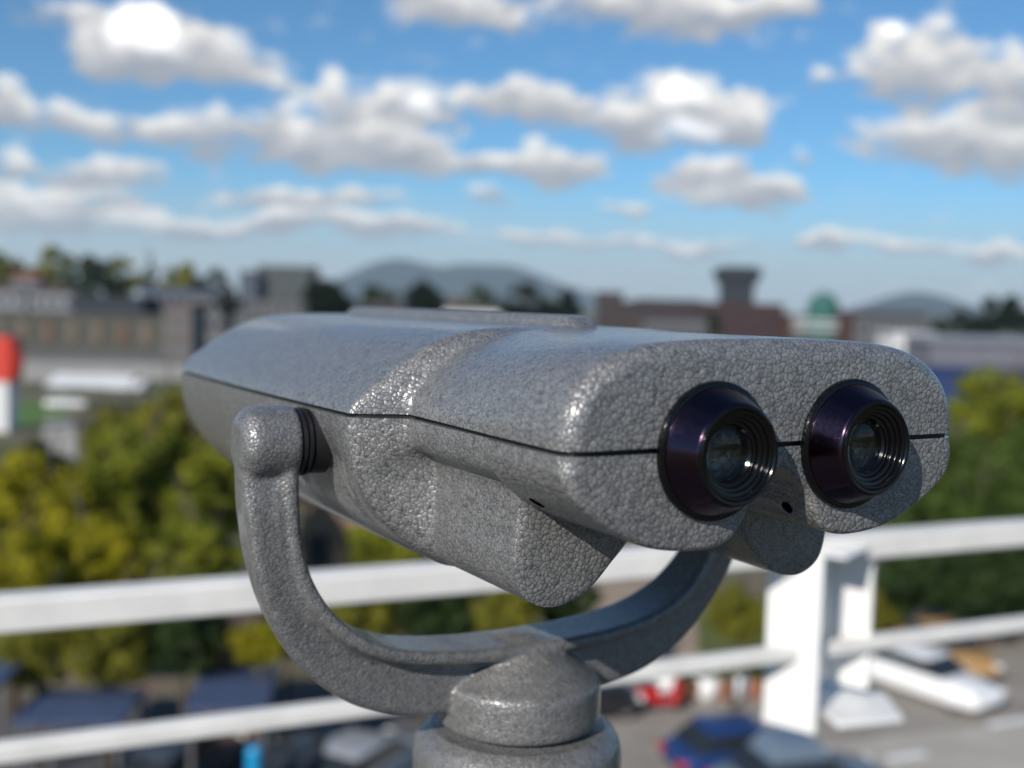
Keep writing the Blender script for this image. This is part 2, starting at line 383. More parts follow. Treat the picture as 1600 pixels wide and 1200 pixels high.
def build_world():
    w = bpy.data.worlds.new('World'); scene.world = w; w.use_nodes = True
    nt = w.node_tree; N = nt.nodes; L = nt.links; N.clear()
    out = N.new('ShaderNodeOutputWorld'); bg = N.new('ShaderNodeBackground'); L.new(bg.outputs[0], out.inputs[0])
    sky = N.new('ShaderNodeTexSky'); sky.sky_type = 'NISHITA'; sky.sun_disc = False
    sky.sun_elevation = EL; sky.sun_rotation = ROT; sky.altitude = 1500; sky.air_density = 1.0; sky.dust_density = .15; sky.ozone_density = 3.0
    bg.inputs['Strength'].default_value = .07
    def math_(op, a, b=None, c=None, clamp=False):
        n = N.new('ShaderNodeMath'); n.operation = op; n.use_clamp = clamp
        for i, v in enumerate((a, b, c)):
            if v is None: continue
            if isinstance(v, (int, float)): n.inputs[i].default_value = v
            else: L.new(v, n.inputs[i])
        return n.outputs[0]
    tc = N.new('ShaderNodeTexCoord')
    # sky coordinates: azimuth from the middle of the view and elevation, both in units of 1000 photo pixels
    sx = N.new('ShaderNodeSeparateXYZ'); L.new(tc.outputs['Generated'], sx.inputs[0])
    azm = math_('ARCTAN2', sx.outputs[0], sx.outputs[1])
    azr = math_('SUBTRACT', azm, AZ)
    elv = math_('ARCSINE', sx.outputs[2])
    cb = N.new('ShaderNodeCombineXYZ'); L.new(azr, cb.inputs[0]); L.new(elv, cb.inputs[1])
    # wobble
    nz = N.new('ShaderNodeTexNoise'); nz.inputs['Scale'].default_value = 13; nz.inputs['Detail'].default_value = 6; nz.inputs['Roughness'].default_value = .55
    st = N.new('ShaderNodeVectorMath'); st.operation = 'MULTIPLY'; st.inputs[1].default_value = (1, 1.7, 1); L.new(cb.outputs[0], st.inputs[0])
    L.new(st.outputs[0], nz.inputs['Vector'])
    wob = N.new('ShaderNodeVectorMath'); wob.operation = 'MULTIPLY_ADD'; wob.inputs[1].default_value = (.075, .05, 0)
    off = N.new('ShaderNodeVectorMath'); off.operation = 'SUBTRACT'; off.inputs[1].default_value = (.5, .5, .5); L.new(nz.outputs['Color'], off.inputs[0])
    L.new(off.outputs[0], wob.inputs[0]); L.new(cb.outputs[0], wob.inputs[2])
    uv = wob.outputs[0]
    dens = None; hv = None
    def vm(op, a, b=None, c=None):
        n = N.new('ShaderNodeVectorMath'); n.operation = op
        for i, v in enumerate((a, b, c)):
            if v is None: continue
            if isinstance(v, tuple): n.inputs[i].default_value = v
            else: L.new(v, n.inputs[i])
        return n
    for (px, py, rx, ry, k) in CLOUDS:          # hv gathers (weight*x, weight*y, density) over the puffs, one after the other
        d = ray(px, py).normalized()
        a = math.atan2(d.x, d.y) - AZ; e = math.asin(d.z)
        fx, fy = F_PX / (rx * 1.16), F_PX / (ry * 1.16)
        src = uv if hv is None else vm('MULTIPLY_ADD', hv, (1e-9, 1e-9, 1e-9), uv).outputs[0]
        q = vm('MULTIPLY_ADD', src, (fx, fy, 0), (-a * fx, -e * fy, k)).outputs[0]
        g = math_('SUBTRACT', 1.0 + k * k, vm('DOT_PRODUCT', q, q).outputs['Value'], clamp=True)
        hv = vm('MULTIPLY_ADD', q, g, (0, 0, 0) if hv is None else hv).outputs[0]
    hs = N.new('ShaderNodeSeparateXYZ'); L.new(hv, hs.inputs[0]); hgt = hs.outputs[1]; dens = hs.outputs[2]
    # fine break-up
    fn = N.new('ShaderNodeTexNoise'); fn.inputs['Scale'].default_value = 32; fn.inputs['Detail'].default_value = 7; fn.inputs['Roughness'].default_value = .6
    L.new(st.outputs[0], fn.inputs['Vector'])
    # clouds elsewhere round the sky, out of the frame
    gn = N.new('ShaderNodeTexNoise'); gn.inputs['Scale'].default_value = 3.2; gn.inputs['Detail'].default_value = 7
    L.new(st.outputs[0], gn.inputs['Vector'])
    away = math_('ABSOLUTE', azr); away = N.new('ShaderNodeMapRange'); away.inputs['From Min'].default_value = .55; away.inputs['From Max'].default_value = .8
    ab = math_('ABSOLUTE', azr); L.new(ab, away.inputs['Value'])
    gm = N.new('ShaderNodeMapRange'); gm.inputs['From Min'].default_value = .60; gm.inputs['From Max'].default_value = .74; L.new(gn.outputs['Fac'], gm.inputs['Value'])
    glob = math_('MULTIPLY', away.outputs['Result'], gm.outputs['Result'])
    fb = math_('MULTIPLY_ADD', fn.outputs['Fac'], 1.0, -.5)
    dn = math_('ADD', dens, glob)
    dn2 = math_('MULTIPLY_ADD', fb, 1.9, dn)
    al = N.new('ShaderNodeMapRange'); al.interpolation_type = 'SMOOTHSTEP'; al.inputs['From Min'].default_value = .10; al.inputs['From Max'].default_value = .66
    L.new(dn2, al.inputs['Value'])
    upf = N.new('ShaderNodeMapRange'); upf.inputs['From Min'].default_value = -.01; upf.inputs['From Max'].default_value = .02; L.new(elv, upf.inputs['Value'])
    alpha = math_('MULTIPLY', al.outputs['Result'], upf.outputs['Result'])
    # thin high veil low over the horizon
    vl = N.new('ShaderNodeMapRange'); vl.interpolation_type = 'SMOOTHSTEP'; vl.inputs['From Min'].default_value = .12; vl.inputs['From Max'].default_value = .0; vl.inputs['To Max'].default_value = .95
    L.new(elv, vl.inputs['Value'])
    rel = math_('DIVIDE', hgt, math_('ADD', dens, .15))
    lit = math_('MULTIPLY_ADD', rel, 1.0, .45)
    lit = math_('MULTIPLY_ADD', fb, 1.7, lit, clamp=True)
    cr = N.new('ShaderNodeValToRGB')
    cr.color_ramp.elements[0].position = 0; cr.color_ramp.elements[0].color = (5.3, 5.7, 6.5, 1)
    cr.color_ramp.elements[1].position = 1; cr.color_ramp.elements[1].color = (14.5, 14.2, 13.6, 1)
    e = cr.color_ramp.elements.new(.5); e.color = (8.6, 8.6, 8.9, 1)
    L.new(lit, cr.inputs['Fac'])
    # brightest cores, blown out in the photograph
    core = None
    for (px, py, rx, ry) in CORES:
        d = ray(px, py).normalized(); a = math.atan2(d.x, d.y) - AZ; e_ = math.asin(d.z)
        fx, fy = F_PX / rx, F_PX / ry
        q = vm('MULTIPLY_ADD', uv, (fx, fy, 0), (-a * fx, -e_ * fy, 0)).outputs[0]
        g = math_('SUBTRACT', 1.0, vm('DOT_PRODUCT', q, q).outputs['Value'], clamp=True)
        core = g if core is None else math_('ADD', core, g)
    cm = math_('MULTIPLY', core, 9.0)
    addc = N.new('ShaderNodeVectorMath'); addc.operation = 'ADD'
    cv = N.new('ShaderNodeCombineXYZ')
    for i in range(3): L.new(cm, cv.inputs[i])
    L.new(cr.outputs['Color'], addc.inputs[0]); L.new(cv.outputs[0], addc.inputs[1])
    tint = N.new('ShaderNodeVectorMath'); tint.operation = 'MULTIPLY'; tint.inputs[1].default_value = SKYTINT
    L.new(sky.outputs[0], tint.inputs[0])
    vmx = N.new('ShaderNodeMix'); vmx.data_type = 'RGBA'; L.new(vl.outputs['Result'], vmx.inputs[0]); L.new(tint.outputs[0], vmx.inputs[6]); vmx.inputs[7].default_value = (6.9, 7.3, 7.8, 1)
    mix = N.new('ShaderNodeMix'); mix.data_type = 'RGBA'; L.new(alpha, mix.inputs[0]); L.new(vmx.outputs[2], mix.inputs[6]); L.new(addc.outputs[0], mix.inputs[7])
    L.new(mix.outputs[2], bg.inputs['Color'])
SKYTINT = (.73, 1.29, 1.54)
CLOUDS = [(225, 62, 110, 48, 0.9), (330, 92, 105, 34, 0.8), (165, 88, 55, 28, 0.6), (430, 125, 35, 26, 0.4), (60, 172, 85, 26, 0.66), (0, 140, 25, 40, 0.6), (200, 195, 95, 28, 0.61), (340, 205, 100, 42, 0.61), (430, 165, 28, 50, 0.29), (560, 168, 95, 60, 0.66), (665, 158, 72, 42, 0.61), (560, 232, 160, 42, 0.75), (470, 205, 60, 40, 0.33), (640, 215, 80, 40, 0.33), (820, 162, 95, 34, 0.85), (885, 185, 70, 30, 0.5), (1070, 172, 125, 58, 0.95), (1150, 195, 58, 36, 0.6), (980, 190, 60, 36, 0.5), (855, 255, 98, 34, 1.04), (745, 252, 85, 30, 0.78), (1100, 272, 78, 26, 0.98), (1205, 310, 66, 28, 0.98), (1130, 305, 90, 22, 0.59), (165, 266, 100, 28, 0.85), (120, 312, 120, 26, 0.65), (20, 320, 60, 34, 0.78), (460, 308, 112, 24, 0.98), (390, 350, 110, 22, 0.56), (620, 356, 92, 26, 0.73), (500, 345, 80, 18, 0.45), (715, 8, 95, 38, 0.85), (790, 36, 45, 18, 0.45), (1040, 14, 200, 40, 0.85), (1200, 5, 90, 24, 0.5), (1430, 100, 85, 72, 0.85), (1310, 118, 38, 20, 0.45), (1570, 130, 62, 62, 0.75), (1480, 215, 130, 42, 0.75), (1560, 245, 80, 36, 0.65), (1255, 242, 22, 18, 0.52), (840, 372, 125, 18, 0.48), (1050, 385, 150, 18, 0.45), (1340, 385, 130, 20, 0.45), (1545, 402, 90, 22, 0.48), (200, 352, 200, 24, 0.48), (10, 255, 40, 26, 0.65), (70, 12, 80, 24, 0.4), (760, 310, 60, 16, 0.46), (980, 320, 50, 16, 0.39), (600, 300, 60, 18, 0.39), (95, 335, 70, 18, 0.45), (300, 352, 60, 16, 0.39), (440, 352, 60, 16, 0.39), (570, 352, 60, 20, 0.39), (930, 385, 50, 14, 0.39), (1430, 390, 60, 14, 0.35), (1280, 380, 50, 14, 0.31), (1090, 392, 60, 12, 0.35), (1550, 398, 40, 14, 0.39), (820, 368, 50, 14, 0.39)]
CORES = [(225, 38, 48, 38), (185, 50, 24, 22), (262, 56, 22, 24), (1065, 145, 38, 22), (1072, 200, 46, 22), (1402, 45, 17, 17), (662, 152, 26, 18)]
build_world()
HAZE = 0.8e-4

# ================================================================== PLACEHOLDER-BACKGROUND
# ================================================================== THE PLACE BEHIND THE VIEWER

VX, VY = rt0, fw0                                   # photo's right and away directions on the ground
RZ = -AZ                                            # rotation that turns a thing's local X to the photo's right

def structure(name, bm_or_me, mat, smooth=False):
    o = from_bm(name, bm_or_me, mat, None, smooth) if isinstance(bm_or_me, bmesh.types.BMesh) else link(name, bm_or_me, mat, None, smooth)
    return tag(o, kind='structure')

# ---- ground ------------------------------------------------------
def ground_mat():
    m, nt, b = newmat('open ground'); N = nt.nodes; L = nt.links
    tc = N.new('ShaderNodeTexCoord'); n1 = N.new('ShaderNodeTexNoise'); n1.inputs['Scale'].default_value = .035; n1.inputs['Detail'].default_value = 6
    n2 = N.new('ShaderNodeTexNoise'); n2.inputs['Scale'].default_value = .6; n2.inputs['Detail'].default_value = 6
    L.new(tc.outputs['Object'], n1.inputs['Vector']); L.new(tc.outputs['Object'], n2.inputs['Vector'])
    r = N.new('ShaderNodeValToRGB'); e = r.color_ramp.elements
    e[0].position = .35; e[0].color = (.16, .13, .095, 1); e[1].position = .62; e[1].color = (.07, .085, .03, 1)
    k = e.new(.5); k.color = (.12, .11, .05, 1)
    L.new(n1.outputs['Fac'], r.inputs['Fac'])
    mx = N.new('ShaderNodeMix'); mx.data_type = 'RGBA'; mx.blend_type = 'OVERLAY'; mx.inputs[0].default_value = .5
    L.new(r.outputs['Color'], mx.inputs[6]); L.new(n2.outputs['Color'], mx.inputs[7]); L.new(mx.outputs[2], b.inputs['Base Color'])
    b.inputs['Roughness'].default_value = .95; return m
bm = bmesh.new()
c0 = CAM; s_ = 9000
v = [bm.verts.new((c0.x + a * s_, c0.y + b_ * s_, ZG)) for a, b_ in ((-1, -1), (1, -1), (1, 1), (-1, 1))]; bm.faces.new(v)
structure('ground', bm, ground_mat())
def sheet(name, pix, mat, lift, kind='structure'):
    bm = bmesh.new(); bm.faces.new([bm.verts.new((p.x, p.y, ZG + lift)) for p in (G(*q) for q in pix)])
    o = from_bm(name, bm, mat); return tag(o, kind=kind)
ASPH = plain('worn asphalt', (.29, .26, .225), .9, var=.15, scale=.8)
PALE = plain('pale paving', (.42, .385, .33), .9, var=.12, scale=.6)
EARTH = plain('bare earth', (.34, .26, .185), .95, var=.2, scale=.5)
GRASS = plain('mown grass', (.085, .17, .03), .95, var=.25, scale=.8)
DARKRD = plain('dark street', (.10, .10, .105), .9, var=.2, scale=.5)
sheet('parking_ground', [(880, 1072), (1230, 1050), (1650, 1005), (1900, 1000), (1800, 1420), (700, 1420)], ASPH, .02)
sheet('paved_yard', [(1230, 1172), (1640, 1122), (1900, 1100), (1900, 1500), (1000, 1500)], PALE, .04)
sheet('street', [(-400, 1115), (640, 1075), (700, 1420), (-400, 1420)], DARKRD, .015)
sheet('sandy_path', [(880, 905), (1075, 895), (1100, 1052), (860, 1068)], EARTH, .03)
sheet('earth_bank', [(1385, 958), (1500, 950), (1640, 985), (1640, 1005), (1360, 1030)], EARTH, .035)
sheet('far_street', [(-200, 575), (330, 575), (330, 594), (-200, 598)], PALE, .03)
sheet('sports_ground', [(-200, 628), (95, 628), (105, 665), (-200, 672)], GRASS, .03)
sheet('lawn', [(1090, 965), (1215, 945), (1215, 1010), (1090, 1022)], plain('olive grass', (.10, .125, .025), .95, var=.3, scale=.7), .04)
sheet('footpath', [(70, 655), (115, 655), (120, 715), (60, 715)], PALE, .04)
sheet('right_street', [(1330, 590), (1750, 598), (1750, 575), (1330, 566)], plain('grey road', (.24, .24, .26), .9, scale=.1), .03)
for a, b_ in (((1545, 1136), (1640, 1120)), ((1385, 1190), (1445, 1180))):
    p, q = G(*a), G(*b_); d = (q - p); nn = Vector((-d.y, d.x, 0)).normalized() * .17
    bm = bmesh.new(); bm.faces.new([bm.verts.new((w.x, w.y, ZG + .055)) for w in (p - nn, q - nn, q + nn, p + nn)])
    structure('parking_marking', bm, WHITE)

# ---- hills -------------------------------------------------------
def hills(name, prof, depth, thick, mat):
    """prof: (px, py) silhouette; a solid ridge with depth"""
    bm = bmesh.new(); ctrl = crom(prof, 6); secs = []
    for k in range(15):
        t = k / 14 * 2 - 1
        f = (1 - abs(t) ** 1.6)
        row = []
        for i, (px, py) in enumerate(ctrl):
            hz = HZ + (px - 800) * math.tan(ROLL)
            p = P(px, py, depth); base = ZG - 5
            h = (p.z - base) * f * (1 + .10 * math.sin(i * 1.7 + k * .9) * (1 - f) + .05 * math.sin(i * .6 - k * 1.3) * (1 - f))
            q = p + VY * (t * thick); row.append((q.x, q.y, base + h))
        secs.append(row)
    loft(bm, secs); return structure(name, bm, mat, True)
HILLM = plain('wooded hillside', (.012, .024, .032), .95, var=.35, scale=.004)
hills('hills', [(470, 462), (520, 440), (555, 424), (590, 409), (625, 404), (660, 411), (690, 416), (720, 412), (760, 413), (800, 415), (840, 428), (880, 444), (920, 456), (980, 470), (1040, 482)], 6500, 900, HILLM)
hills('hills', [(1340, 486), (1370, 472), (1400, 461), (1430, 456), (1460, 461), (1490, 473), (1530, 488)], 5200, 600, HILLM)

# ---- white steel railing -----------------------------------------
def rail_line(px0, py0, d0, px1, py1, d1): return P(px0, py0, d0), P(px1, py1, d1)
rail = empty('railing', P(800, 890, 1.86) - Vector((0, 0, 1)), 0, 'white steel railing with a square top rail and thinner lower rail behind the binoculars', 'railing')
def bar(name, a, b_, wz, wy, mat, bevel=.004):
    d = (b_ - a); ln = d.length; ang = math.atan2(d.y, d.x)
    bm = bmesh.new(); box(bm, -ln / 2, ln / 2, -wy / 2, wy / 2, -wz / 2, wz / 2)
    o = from_bm(name, bm, mat, None, bevel=bevel); m_ = (a + b_) / 2
    o.parent = rail; o.location = m_ - rail.location; o.rotation_euler = (0, -math.asin(d.z / ln), ang); return o
def along(X):   # the railing's plan line in photo axes: away distance at sideways distance X
    return 1.86 + .44 * X
def rp(X, zrel, off=0.0):
    return Vector((CAM.x, CAM.y, 0)) + VX * X + VY * (along(X) + off) + Vector((0, 0, CAM.z + zrel))
bar('top_rail', rp(-1.9, -.452), rp(2.2, -.452), .048, .05, WHITEW)
bar('lower_rail', rp(-1.9, -.655), rp(2.2, -.648), .027, .03, WHITEW)

# I-beam post with its base bracket
def col(name, X0, X1, Y0_, Y1_, z0, z1, mat, parent, bevel=.003):
    bm = bmesh.new(); box(bm, X0, X1, Y0_, Y1_, z0, z1)
    o = from_bm(name, bm, mat, None, bevel=bevel); o.parent = parent; return o
A0 = P(1239, 1150, 2.10); A0 = Vector((A0.x, A0.y, 0))
POSTRZ = RZ - R(36.5)
post = empty('railing_post', (A0.x, A0.y, CAM.z - .80), POSTRZ, 'thick white I-shaped railing post with a base bracket, right of the binoculars', 'post')
col('front_flange', -.062, .046, -.007, .007, 0, .345, WHITE, post)
col('web', -.004, .004, .007, .153, .06, .345, WHITE, post)
col('rear_flange', -.04, .088, .153, .167, .055, .345, WHITE, post)
col('top_plate', -.066, .092, -.012, .172, .345, .352, WHITE, post)
bm = bmesh.new()
zq = CAM.z - .765
pts = [onz(*q, zq) for q in ((1272, 1056), (1385, 1084), (1412, 1120), (1310, 1130), (1268, 1096))]
pts = [p - post.location for p in pts]
Rm = Matrix.Rotation(-POSTRZ, 3, 'Z'); pts = [Rm @ p for p in pts]
rows = [[bm.verts.new((p.x, p.y, p.z + dz)) for p in pts] for dz in (-.012, 0)]
bm.faces.new(rows[1]); bm.faces.new(rows[0][::-1])
for i in range(5): j = (i + 1) % 5; bm.faces.new((rows[0][i], rows[0][j], rows[1][j], rows[1][i]))
o = from_bm('base_bracket', bm, WHITE, None, bevel=.003); o.parent = post

# ---- trees -------------------------------------------------------
def leafmat(name, a, b_, hue=0):
    m, nt, b = newmat(name); N = nt.nodes; L = nt.links
    oi = N.new('ShaderNodeObjectInfo'); tc = N.new('ShaderNodeTexCoord'); n1 = N.new('ShaderNodeTexNoise'); n1.inputs['Scale'].default_value = 1.1; n1.inputs['Detail'].default_value = 4
    L.new(tc.outputs['Object'], n1.inputs['Vector'])
    r = N.new('ShaderNodeValToRGB'); r.color_ramp.elements[0].position = .35; r.color_ramp.elements[1].position = .68
    r.color_ramp.elements[0].color = (*a, 1); r.color_ramp.elements[1].color = (*b_, 1)
    L.new(n1.outputs['Fac'], r.inputs['Fac']); L.new(r.outputs['Color'], b.inputs['Base Color'])
    b.inputs['Roughness'].default_value = .65; b.inputs['Specular IOR Level'].default_value = .25
    tr = N.new('ShaderNodeBsdfTranslucent'); L.new(r.outputs['Color'], tr.inputs['Color'])
    ad = N.new('ShaderNodeMixShader'); ad.inputs[0].default_value = .38; out = N['Material Output']
    L.new(b.outputs[0], ad.inputs[1]); L.new(tr.outputs[0], ad.inputs[2]); L.new(ad.outputs[0], out.inputs['Surface'])
    return m
LEAF = {'green': leafmat('green leaves', (.05, .085, .014), (.11, .165, .026)),
        'mid': leafmat('yellowish green leaves', (.14, .165, .014), (.33, .34, .03)),
        'dark': leafmat('dark leaves', (.022, .045, .012), (.055, .09, .022)),
        'yellow': leafmat('yellow leaves', (.24, .23, .012), (.50, .44, .02)),
        'olive': leafmat('olive leaves', (.15, .155, .018), (.30, .28, .034)),
        'pine': leafmat('pine needles', (.008, .018, .010), (.02, .035, .018)),
        'flower': leafmat('terracotta plant', (.06, .10, .02), (.12, .16, .03))}
BARK = plain('bark', (.10, .075, .055), .95, var=.3, scale=6)
def crown_mesh(name, n_clump, per, leaf, shape, seed):
    g = np.random.default_rng(seed); V = []; Fc = []
    for c in range(n_clump):
        for _ in range(50):
            p = g.uniform(-1, 1, 3)
            if shape == 'round' and .2 < np.linalg.norm(p * [1, 1, 1]) < .86: break
            if shape == 'cone' and math.hypot(p[0], p[1]) < .9 * (1 - (p[2] + 1) / 2) ** .9 + .05: break
        rc = g.uniform(.12, .30) if shape == 'round' else g.uniform(.10, .2)
        k = int(per * (rc / .28) ** 2)
        d = g.normal(size=(k, 3)); d /= np.linalg.norm(d, axis=1)[:, None]
        pos = p + d * rc * g.uniform(.75, 1.08, (k, 1)) * [1, 1, .8]
        for q, dd in zip(pos, d):
            nrm = dd + g.normal(size=3) * .55; nrm /= np.linalg.norm(nrm)
            t = np.cross(nrm, g.normal(size=3)); t /= np.linalg.norm(t); b_ = np.cross(nrm, t)
            l = leaf * g.uniform(.7, 1.3); w = l * .55; i0 = len(V)
            V += [q - t * l, q + b_ * w, q + t * l, q - b_ * w]; Fc.append((i0, i0 + 1, i0 + 2, i0 + 3))
    me = bpy.data.meshes.new(name); me.from_pydata([tuple(v) for v in V], [], Fc); return me
CROWN = {k: [crown_mesh('crown', 90, 150, .062, 'round', 10 + i) for i in range(3)] for k in ('round',)}
CROWN['cone'] = [crown_mesh('crown', 46, 120, .06, 'cone', 44)]
CROWN['far'] = [crown_mesh('crown', 26, 60, .15, 'round', 70 + i) for i in range(2)]
def trunk_mesh(seed):
    g = random.Random(seed); bm = bmesh.new()
    tube(bm, [(0, 0, -1), (.03, .02, -.45), (0, .04, .0), (.02, 0, .35)], [.10, .08, .06, .02], 9)
    for k in range(6):
        a = k * 1.05 + g.random(); z0 = -.5 + .13 * k
        tube(bm, [(0.01, .02, z0), (.22 * math.cos(a), .22 * math.sin(a), z0 + .2), (.5 * math.cos(a), .5 * math.sin(a), z0 + .5)], [.04, .028, .01], 6)
    me = bpy.data.meshes.new('trunk'); bmesh.ops.recalc_face_normals(bm, faces=bm.faces); bm.to_mesh(me); bm.free(); me.materials.append(BARK); return me
TRUNK = [trunk_mesh(i) for i in range(3)]
tcount = 0
def tree(px, py, rpx, depth, kind, label, group, shape='round', squash=1.0, far=False, name='tree', cat='tree', rpy=None):
    """crown centre at (px, py) in the photo, radius rpx photo pixels, at a ground distance depth"""
    global tcount; tcount += 1
    c = P(px, py, depth); r = rpx / F_PX * depth; rz_ = (rpy or rpx * .92) / F_PX * depth
    t = empty(name, (c.x, c.y, ZG), random.random() * 6, label, cat, group)
    lib = CROWN['far'] if far and shape == 'round' else CROWN[shape]
    me = lib[tcount % len(lib)]
    key = (me.name, kind)
    if key not in MESHVAR:
        m2 = me.copy(); m2.materials.clear(); m2.materials.append(LEAF[kind]); MESHVAR[key] = m2
    o = link('crown', MESHVAR[key], None, t, False); o.location = (0, 0, c.z - ZG); o.scale = (r / .95, r / .95, rz_ / .95)
    zc = c.z - ZG
    tr = link('trunk', TRUNK[tcount % 3], None, t, True); hgt = zc
    tr.location = (0, 0, hgt * 1.0); tr.scale = (min(r, hgt * .45), min(r, hgt * .45), hgt)
    if rz_ > hgt * .95: tr.scale = (r * .7, r * .7, hgt)
    return t
MESHVAR = {}
TN = 'trees below the lookout'
T = [
 # left of the binoculars, near
 (50, 800, 105, 36, 'yellow', 'yellow-green leafy tree near the left edge, brightest of the trees below'),
 (20, 905, 95, 31, 'yellow', 'low yellow tree just above the railing at the left edge'),
 (150, 880, 80, 33, 'yellow', 'yellow-green tree above the railing, between the yellow tree and the dark green one'),
 (215, 760, 105, 38, 'mid', 'broad green tree left of the yoke arm'),
 (330, 760, 90, 40, 'mid', 'green tree partly hidden behind the yoke arm'),
 (270, 690, 85, 47, 'olive', 'olive-green tree behind the broad green tree, under the far end of the binoculars'),
 (185, 685, 55, 55, 'olive', 'small olive tree beside the pale footpath'),
 (310, 870, 75, 34, 'mid', 'yellowish green tree low beside the yoke arm, above the railing'),
 (60, 745, 60, 50, 'dark', 'dark green tree behind the yellow tree at the left edge'),
 (390, 680, 60, 55, 'olive', 'olive tree whose top peeps out under the rear of the binoculars'),
 # under the top rail, left
 (60, 1010, 70, 27.5, 'olive', 'olive shrub between the two rails at the left edge'),
 (170, 1000, 85, 27.5, 'olive', 'wide yellowish shrub between the two rails'),
 (290, 1000, 60, 27.5, 'dark', 'dark shrub between the rails, left of the reddish bank'),
 (405, 1005, 42, 27, 'yellow', 'small yellow-green bush beside the yoke, between the rails'),
 (450, 985, 50, 29, 'dark', 'dark bush right behind the bend of the yoke'),
 # through the yoke
 (625, 845, 85, 40, 'mid', 'green tree seen through the yoke under the binoculars'),
 (560, 960, 75, 31, 'olive', 'olive bush seen through the yoke below the top rail'),
 (680, 960, 70, 31, 'dark', 'dark bush seen through the yoke, beside the olive one'),
 (790, 965, 60, 31, 'olive', 'yellowish-olive bush seen through the yoke near its middle'),
 (880, 930, 60, 33, 'dark', 'dark bush seen through the yoke, close to the sandy path'),
 # right
 (1150, 960, 52, 33, 'olive', 'olive bush left of the white post'),
 (1560, 655, 85, 62, 'mid', 'yellow-topped tree at the right edge beside the binoculars'),
 (1475, 745, 85, 52, 'green', 'green tree close to the right end of the binoculars'),
 (1590, 755, 95, 48, 'green', 'large green tree at the right edge above the railing'),
 (1400, 800, 70, 48, 'green', 'green tree half hidden behind the right eyepiece end'),
 (1530, 800, 75, 44, 'green', 'green tree just above the top rail at right'),
 (1440, 900, 70, 41, 'dark', 'dark green tree under the top rail, right of the post'),
 (1545, 905, 80, 40, 'dark', 'dark green tree under the top rail near the right edge'),
 (1630, 890, 70, 40, 'dark', 'dark green tree cut off by the right edge, under the top rail'),
 (1370, 955, 42, 42, 'olive', 'olive shrub beside the white post, right of it'),
]
for px, py, r_, d, k, lab in T:
    tree(px, py, r_, d, k, lab, TN)
FN = 'trees on the skyline'
FT = [
 (10, 432, 40, 420, 'olive', 'hazy olive tree on the skyline at the left edge'),
 (75, 430, 45, 430, 'olive', 'broad hazy tree on the skyline left of the dark pine'),
 (140, 436, 42, 400, 'dark', 'dark tree on the skyline behind the pale houses'),
 (190, 440, 38, 410, 'olive', 'low olive tree on the skyline just left of the dark pine'),
 (285, 446, 38, 430, 'olive', 'low olive tree right of the dark pine'),
 (335, 452, 32, 440, 'dark', 'dark tree left of the tall apartment block'),
 (600, 484, 42, 330, 'dark', 'dark green tree on the skyline above the rear of the sight rib'),
 (742, 482, 36, 340, 'dark', 'dark green tree on the skyline above the middle of the sight rib'),
 (870, 488, 40, 300, 'pine', 'dark round tree on the skyline right of the darkest middle one'),
 (820, 484, 42, 280, 'pine', 'darkest round tree above the front end of the sight rib'),
 (1470, 520, 26, 260, 'dark', 'small dark tree beside the white low building at right'),
 (1540, 505, 40, 280, 'pine', 'dark tall tree on the skyline near the right edge'),
 (1595, 500, 42, 275, 'pine', 'dark tree on the skyline cut off by the right edge'),
 (1505, 512, 28, 275, 'pine', 'smaller dark tree left of the tall one at right'),
 (1100, 512, 26, 250, 'dark', 'low dark tree in front of the red-brown building'),
 (355, 475, 22, 230, 'pine', 'narrow dark tree in front of the grey houses'),
]
for px, py, r_, d, k, lab in FT: tree(px, py, r_, d, k, lab, FN, far=True)
tree(512, 474, 44, 200, 'pine', 'big black-green round tree on the skyline behind the rear of the binoculars', FN)
tree(662, 472, 34, 240, 'pine', 'dark brownish-green tree on the skyline above the sight rib, with a pointed top', FN)
tree(236, 432, 20, 380, 'pine', 'dark pointed pine standing above the left skyline', FN, shape='cone', rpy=34, name='pine_tree')

